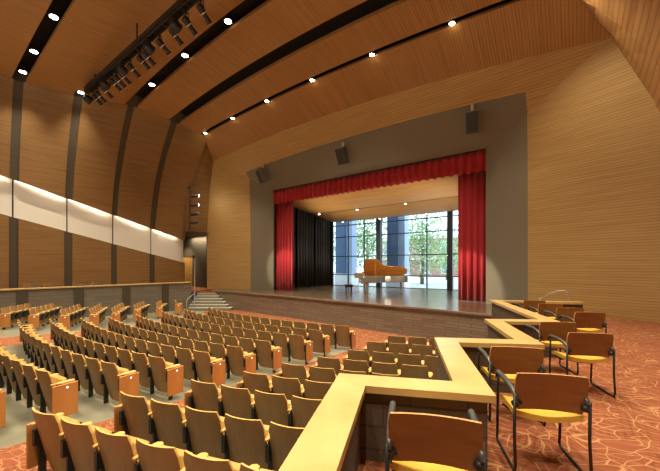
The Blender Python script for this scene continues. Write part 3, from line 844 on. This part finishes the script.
def seat_shell(wd, z0, z1, y0, y1, curve, th, nx=8, nz=8, rnd=.06):
    """curved plywood shell leaning from (y0,z0) to (y1,z1); concave to the front (+y)"""
    rows = []
    for k in range(nz + 1):
        t = k / nz; z = z0 + (z1 - z0) * t; y = y0 + (y1 - y0) * t
        h = (z1 - z0); e = min(t, 1 - t) * h
        ins = rnd - math.sqrt(max(0, rnd * rnd - (rnd - e) ** 2)) if e < rnd else 0
        hw = wd / 2 - ins
        rows.append([Vector((hw * s_, y + curve * (s_ * s_ - 1), z)) for s_ in [-1 + 2 * i / nx for i in range(nx + 1)]])
    m = MB(); nr, nc = nz + 1, nx + 1
    back = [v + Vector((0, -th, 0)) for r in rows for v in r]; front = [v for r in rows for v in r]
    N = nr * nc; m.v = [tuple(v) for v in front + back]
    for i in range(nz):
        for j in range(nx):
            a = i * nc + j
            m.f.append((a, a + 1, a + nc + 1, a + nc)); m.m.append(0)
            m.f.append((N + a + nc, N + a + nc + 1, N + a + 1, N + a)); m.m.append(0)
    b = [j for j in range(nc)] + [i * nc + nc - 1 for i in range(1, nr)] + [(nr - 1) * nc + j for j in range(nc - 2, -1, -1)] + [i * nc for i in range(nr - 2, 0, -1)]
    for i in range(len(b)):
        p, q_ = b[i], b[(i + 1) % len(b)]; m.f.append((q_, p, N + p, N + q_)); m.m.append(1)
    return m


def seat_proto():
    t = thing('auditorium_seat', 'x', 'seat')
    bk = seat_shell(.50, .09, .82, .205, .03, .045, .02, rnd=.03).build('backrest', ['seatback', 'seatedge'], t)
    rows = []
    for k in range(7):
        t_ = k / 6; y = .10 + .29 * t_; ca_, sa_ = math.cos(R(64)), math.sin(R(64))
        hw = .215 - (.03 * max(0, (t_ - .8) / .2) ** 2)
        rows.append([Vector((hw * q, y, .425 + .045 * t_ + .012 * q * q - .03 * max(0, (t_ - .8) / .2) ** 2)) for q in (-1, -.5, 0, .5, 1)])
    rows = [[Vector((v.x, .155 + (v.y - .10) * ca_ - (v.z - .43) * sa_, .375 + (v.y - .10) * sa_ + (v.z - .43) * ca_)) for v in r] for r in rows]
    s_ = MB().grid(rows, off=(0, .018, -.018)).build('seat', 'seatedge', t)
    pan = MB().grid([[v + Vector((0, .020, -.020)) for v in r] for r in rows], off=(0, .045, -.045)).build('seat_pan', 'black', s_)
    return t, arm_meshes()


def arm_meshes():
    a = MB().prism([(.258, .03), (.302, .03), (.304, .115), (.328, .15), (.334, .28), (.322, .33), (.28, .35), (.238, .33), (.226, .28), (.232, .15), (.256, .115)], .595, .62)
    s_ = MB().box((.262, .10, .0), (.294, .17, .595)).box((.257, .05, .36), (.301, .17, .54))
    f = MB().box((.25, .04, 0), (.303, .24, .015))
    e = MB().prism([(.02, .0), (.42, .0), (.42, .1), (.02, .1)], 0, 1)
    return a, s_, f


proto, (am, sm, fm) = seat_proto()
arm_o = am.build('armrest', 'seatedge', proto, bevel=.008); std_o = sm.build('standard', 'black', proto)
def copy_part(o, parent, dx=0):
    c = o.copy(); COL.objects.link(c); c.parent = parent; c.location = (dx, 0, 0); return c
# end panels: two mirrored meshes, linked only where a row ends at an aisle
def endpanel(sx_):
    o = MB().prism([(0, .02), (.03, .02), (.03, .36), (0, .36)], .09, .60).build('end_panel', 'endp', None, bevel=.01)
    o2 = MB().box((.03 if sx_ > 0 else -.006, .20, .53), (.034 if sx_ > 0 else 0, .22, .55)).build('aisle_light', 'aisle', o)
    return o
EP = {1: endpanel(1), -1: endpanel(-1)}
EPL = {k: o.children[0] for k, o in EP.items()}
used = [False]


def place_seat(x, y, z, psi, label, group, left_arm=False, panel=0, light=True):
    """x, y: where the top of the back stands; psi: heading about z"""
    if not used[0]:
        r = proto; used[0] = True
        r['label'] = label; r['group'] = group
    else: r = dup(proto_clean, (0, 0, 0), 0, label, group)
    r.location = (x, y, z); r.rotation_euler = (0, 0, psi)
    if left_arm:
        copy_part(arm_o, r, -.56); copy_part(std_o, r, -.56)
    for sgn in ((1, -1) if panel == 2 else (panel,) if panel else ()):
        e = EP[sgn].copy(); COL.objects.link(e); e.parent = r; e.location = (.337 if sgn > 0 else -.367, 0, 0)
        if light:
            l_ = EPL[sgn].copy(); COL.objects.link(l_); l_.parent = e
    return r


# a clean copy to duplicate from, so that the first seat can gain end parts
proto_clean = bpy.data.objects.new('auditorium_seat_source', None)
proto_clean['label'] = 'x'; proto_clean['category'] = 'seat'; proto_clean.empty_display_size = .1
SRC = [(c, list(c.children)) for c in proto.children]


def dup(root, loc, rz, label, group=None):   # copies of a thing, its parts and sub-parts
    r = root.copy()
    if root is proto_clean: r.name = 'auditorium_seat'
    COL.objects.link(r); r.location = loc; r.rotation_euler = (0, 0, rz); r['label'] = label
    if group: r['group'] = group
    elif 'group' in r: del r['group']
    for ch, sub in (SRC if root is proto_clean else [(c, list(c.children)) for c in root.children]):
        c = ch.copy(); COL.objects.link(c); c.parent = r
        for g_ in sub:
            d = g_.copy(); COL.objects.link(d); d.parent = c
    return r


RINGS = [16.42, 17.53, 18.54, 19.62, 20.57, 21.38, 22.2, 22.95, 23.78, 24.57]   # row 1 (by the stage) to row 10
XR_C = [-5.96, -6.16, -6.03, -6.14, -6.04, -6.06, -6.21, -6.31, -6.46, -6.6]      # aisle end of the centre block
XL_C = [-14.4, -14.8, -14.3, -14.0, -13.9, -13.8, -13.9, -13.95, -13.8, -13.5]
XL_R = [None, -4.27, -4.32, -4.18, -4.25, -4.39, -4.43, -4.60, -4.75, -4.88]
XE_R = [None, -1.9, -1.95, -1.9, -1.9, -1.9, -1.95, -1.85, -1.7, -1.6]
G = 'wooden auditorium seats'
for i, r in enumerate(RINGS):
    z = zfr(r)
    dphi = PITCH / r
    ph = math.asin((XR_C[i] - CX) / r) - .27 / r
    k = 0
    seats = []
    while r * math.sin(ph) + CX > XL_C[i] + .1:
        seats.append(ph); ph -= dphi
    for k, ph in enumerate(seats):
        x, y = CX + r * math.sin(ph), RC[1] - r * math.cos(ph)
        place_seat(x, y, z, ph, 'wooden fold-up seat, centre block, %s row from stage, %s seat from the parapet-side aisle' % (ORD[i], ORD[k]), G,
                   left_arm=(k == len(seats) - 1), panel=1 if k == 0 else (-1 if k == len(seats) - 1 else 0))
    if XL_R[i] is not None:
        ph = math.asin((XL_R[i] - CX) / r) + .27 / r; seats = []
        while r * math.sin(ph) + CX < XE_R[i] - .2: seats.append(ph); ph += dphi
        for k, ph in enumerate(seats):
            x, y = CX + r * math.sin(ph), RC[1] - r * math.cos(ph)
            place_seat(x, y, z, ph, 'wooden seat, block under the parapet, %s row from stage, %s from the aisle' % (ORD[i], ORD[k]), G,
                       left_arm=(k == 0), panel=-1 if k == 0 else 0)
BL = [((-17.8, 2.56), (-19.4, 3.6), 4), ((-17.0, 3.23), (-18.98, 4.31), 5), ((-16.4, 4.04), (-18.8, 5.39), 5), ((-16.3, 5.0), (-18.6, 6.15), 5),
      ((-16.4, 5.85), (-18.7, 7.2), 5), ((-17.3, 7.13), (-18.9, 8.28), 4), ((-17.6, 8.34), (-18.7, 9.1), 3), ((-18.3, 9.73), (-18.75, 10.05), 1)]
for i, (A, B, nn) in enumerate(BL):
    A, B = Vector(A), Vector(B); d = (B - A).normalized(); psi = math.atan2(-(-d.y), -d.x) if False else math.atan2(-d.y, -d.x)
    for k in range(nn):
        p = A + d * (.27 + PITCH * k)
        r = math.hypot(p.x - CX, p.y - RC[1])
        place_seat(p.x, p.y, zfr(r), psi, 'wooden seat, side block by grey wall, %s row from stage, %s from the aisle' % (ORD[len(BL) - 1 - i], ORD[k]), G,
                   left_arm=(k == nn - 1), panel=2 if nn == 1 else (1 if k == 0 else 0))
for o in list(EP.values()) + list(EPL.values()): bpy.data.objects.remove(o)

# ------------------------------------------------------------------ loose armchairs
def armchair():
    t = thing('armchair', 'x', 'chair')
    rows = []
    m = seat_shell(.52, .50, .81, -.20, -.26, -.035, .02, 8, 6, .012)
    # waist the lower corners like the real back
    m.v = [(x * (1 - .06 * max(0, (.66 - z) / .16)), y, z) for x, y, z in m.v]
    m.build('backrest', ['chairback', 'chairedge'], t)
    rows = []
    for j in range(7):
        y = -.23 + .47 * j / 6
        rows.append([Vector((.24 * s_, y, .478 - .045 * math.cos(s_ * 1.35) + .03 * max(0, (.06 - (y + .23)) / .06) - .02 * max(0, (y - .18) / .06))) for s_ in [-1 + 2 * i / 8 for i in range(9)]])
    MB().grid(rows, off=(0, 0, -.045)).build('seat', 'chairseat', t)
    for sd in (-1, 1):
        x = .265 * sd
        MB().tube([(x, -.27, .62), (x, -.265, .3), (x, -.29, .06), (x, -.27, .018), (x, -.2, .013), (x, .2, .013), (x, .25, .03), (x, .245, .1), (x, .22, .5), (x, .215, .63)], .0125, 8).build('side_frame', 'black', t, True)
        MB().tube([(x, .245, .60), (x, .25, .645), (x, .20, .672), (x * .99, .0, .675), (x * .97, -.17, .655), (x * .96, -.25, .625), (x * .95, -.275, .59)], [.016, .02, .023, .023, .022, .018, .014], 8).build('armrest', 'armgrey', t, True)
    MB().tube([(-.265, .08, .42), (-.2, .08, .375), (.2, .08, .375), (.265, .08, .42)], .011, 6).build('cross_bar', 'black', t)
    for sd in (-1, 1): MB().tube([(.268 * sd, -.268, .56), (.222 * sd, -.235, .565)], .03, 8).build('back_bracket', 'black', t, True)
    return t


ac = armchair()
HD = R(25)
CH = [(-.65, 1.86, 'armchair alone in the nearest parapet box, cut off at the bottom of the photo', 22),
      (-.16, 3.14, 'armchair standing in full view, nearest whole one on the patterned carpet', 24),
      (-.51, 3.99, 'armchair just ahead of the nearest whole armchair, tucked against the parapet', 25),
      (.14, 5.41, 'armchair in the third parapet box, outer one beside the open carpet', 25),
      (-.23, 6.19, 'armchair in the third parapet box, tucked in the corner of the cap', 27),
      (.20, 7.88, 'first of four armchairs lined up along the last parapet cap', 27),
      (-.11, 8.49, 'second of four armchairs lined up along the last parapet cap', 27),
      (-.48, 9.15, 'third of four armchairs lined up along the last parapet cap', 27),
      (-.86, 9.80, 'fourth of four armchairs lined up along the last parapet cap, nearest the stage', 27)]
first = True
def put_chair(x, y, z, h, lab, grp):
    global first
    if first: r = ac; first = False
    else: r = dup(ac, (0, 0, 0), 0, lab, grp)
    hx_, hy_ = -math.sin(R(h)), math.cos(R(h))
    r.location = (x + .27 * hx_, y + .27 * hy_, z); r.rotation_euler = (0, 0, R(h)); r['label'] = lab; r['group'] = grp
for x, y, lab, h in CH: put_chair(x, y, BOX, h, lab, 'armchairs in the parapet boxes')
for k, y in enumerate((3.9, 4.64, 5.77, 6.6)):
    put_chair(-20.75, y, BOX + .05, -40, 'armchair on the side gallery, only its top above the cap, %s from the back' % ORD[k], 'armchairs on the side gallery')
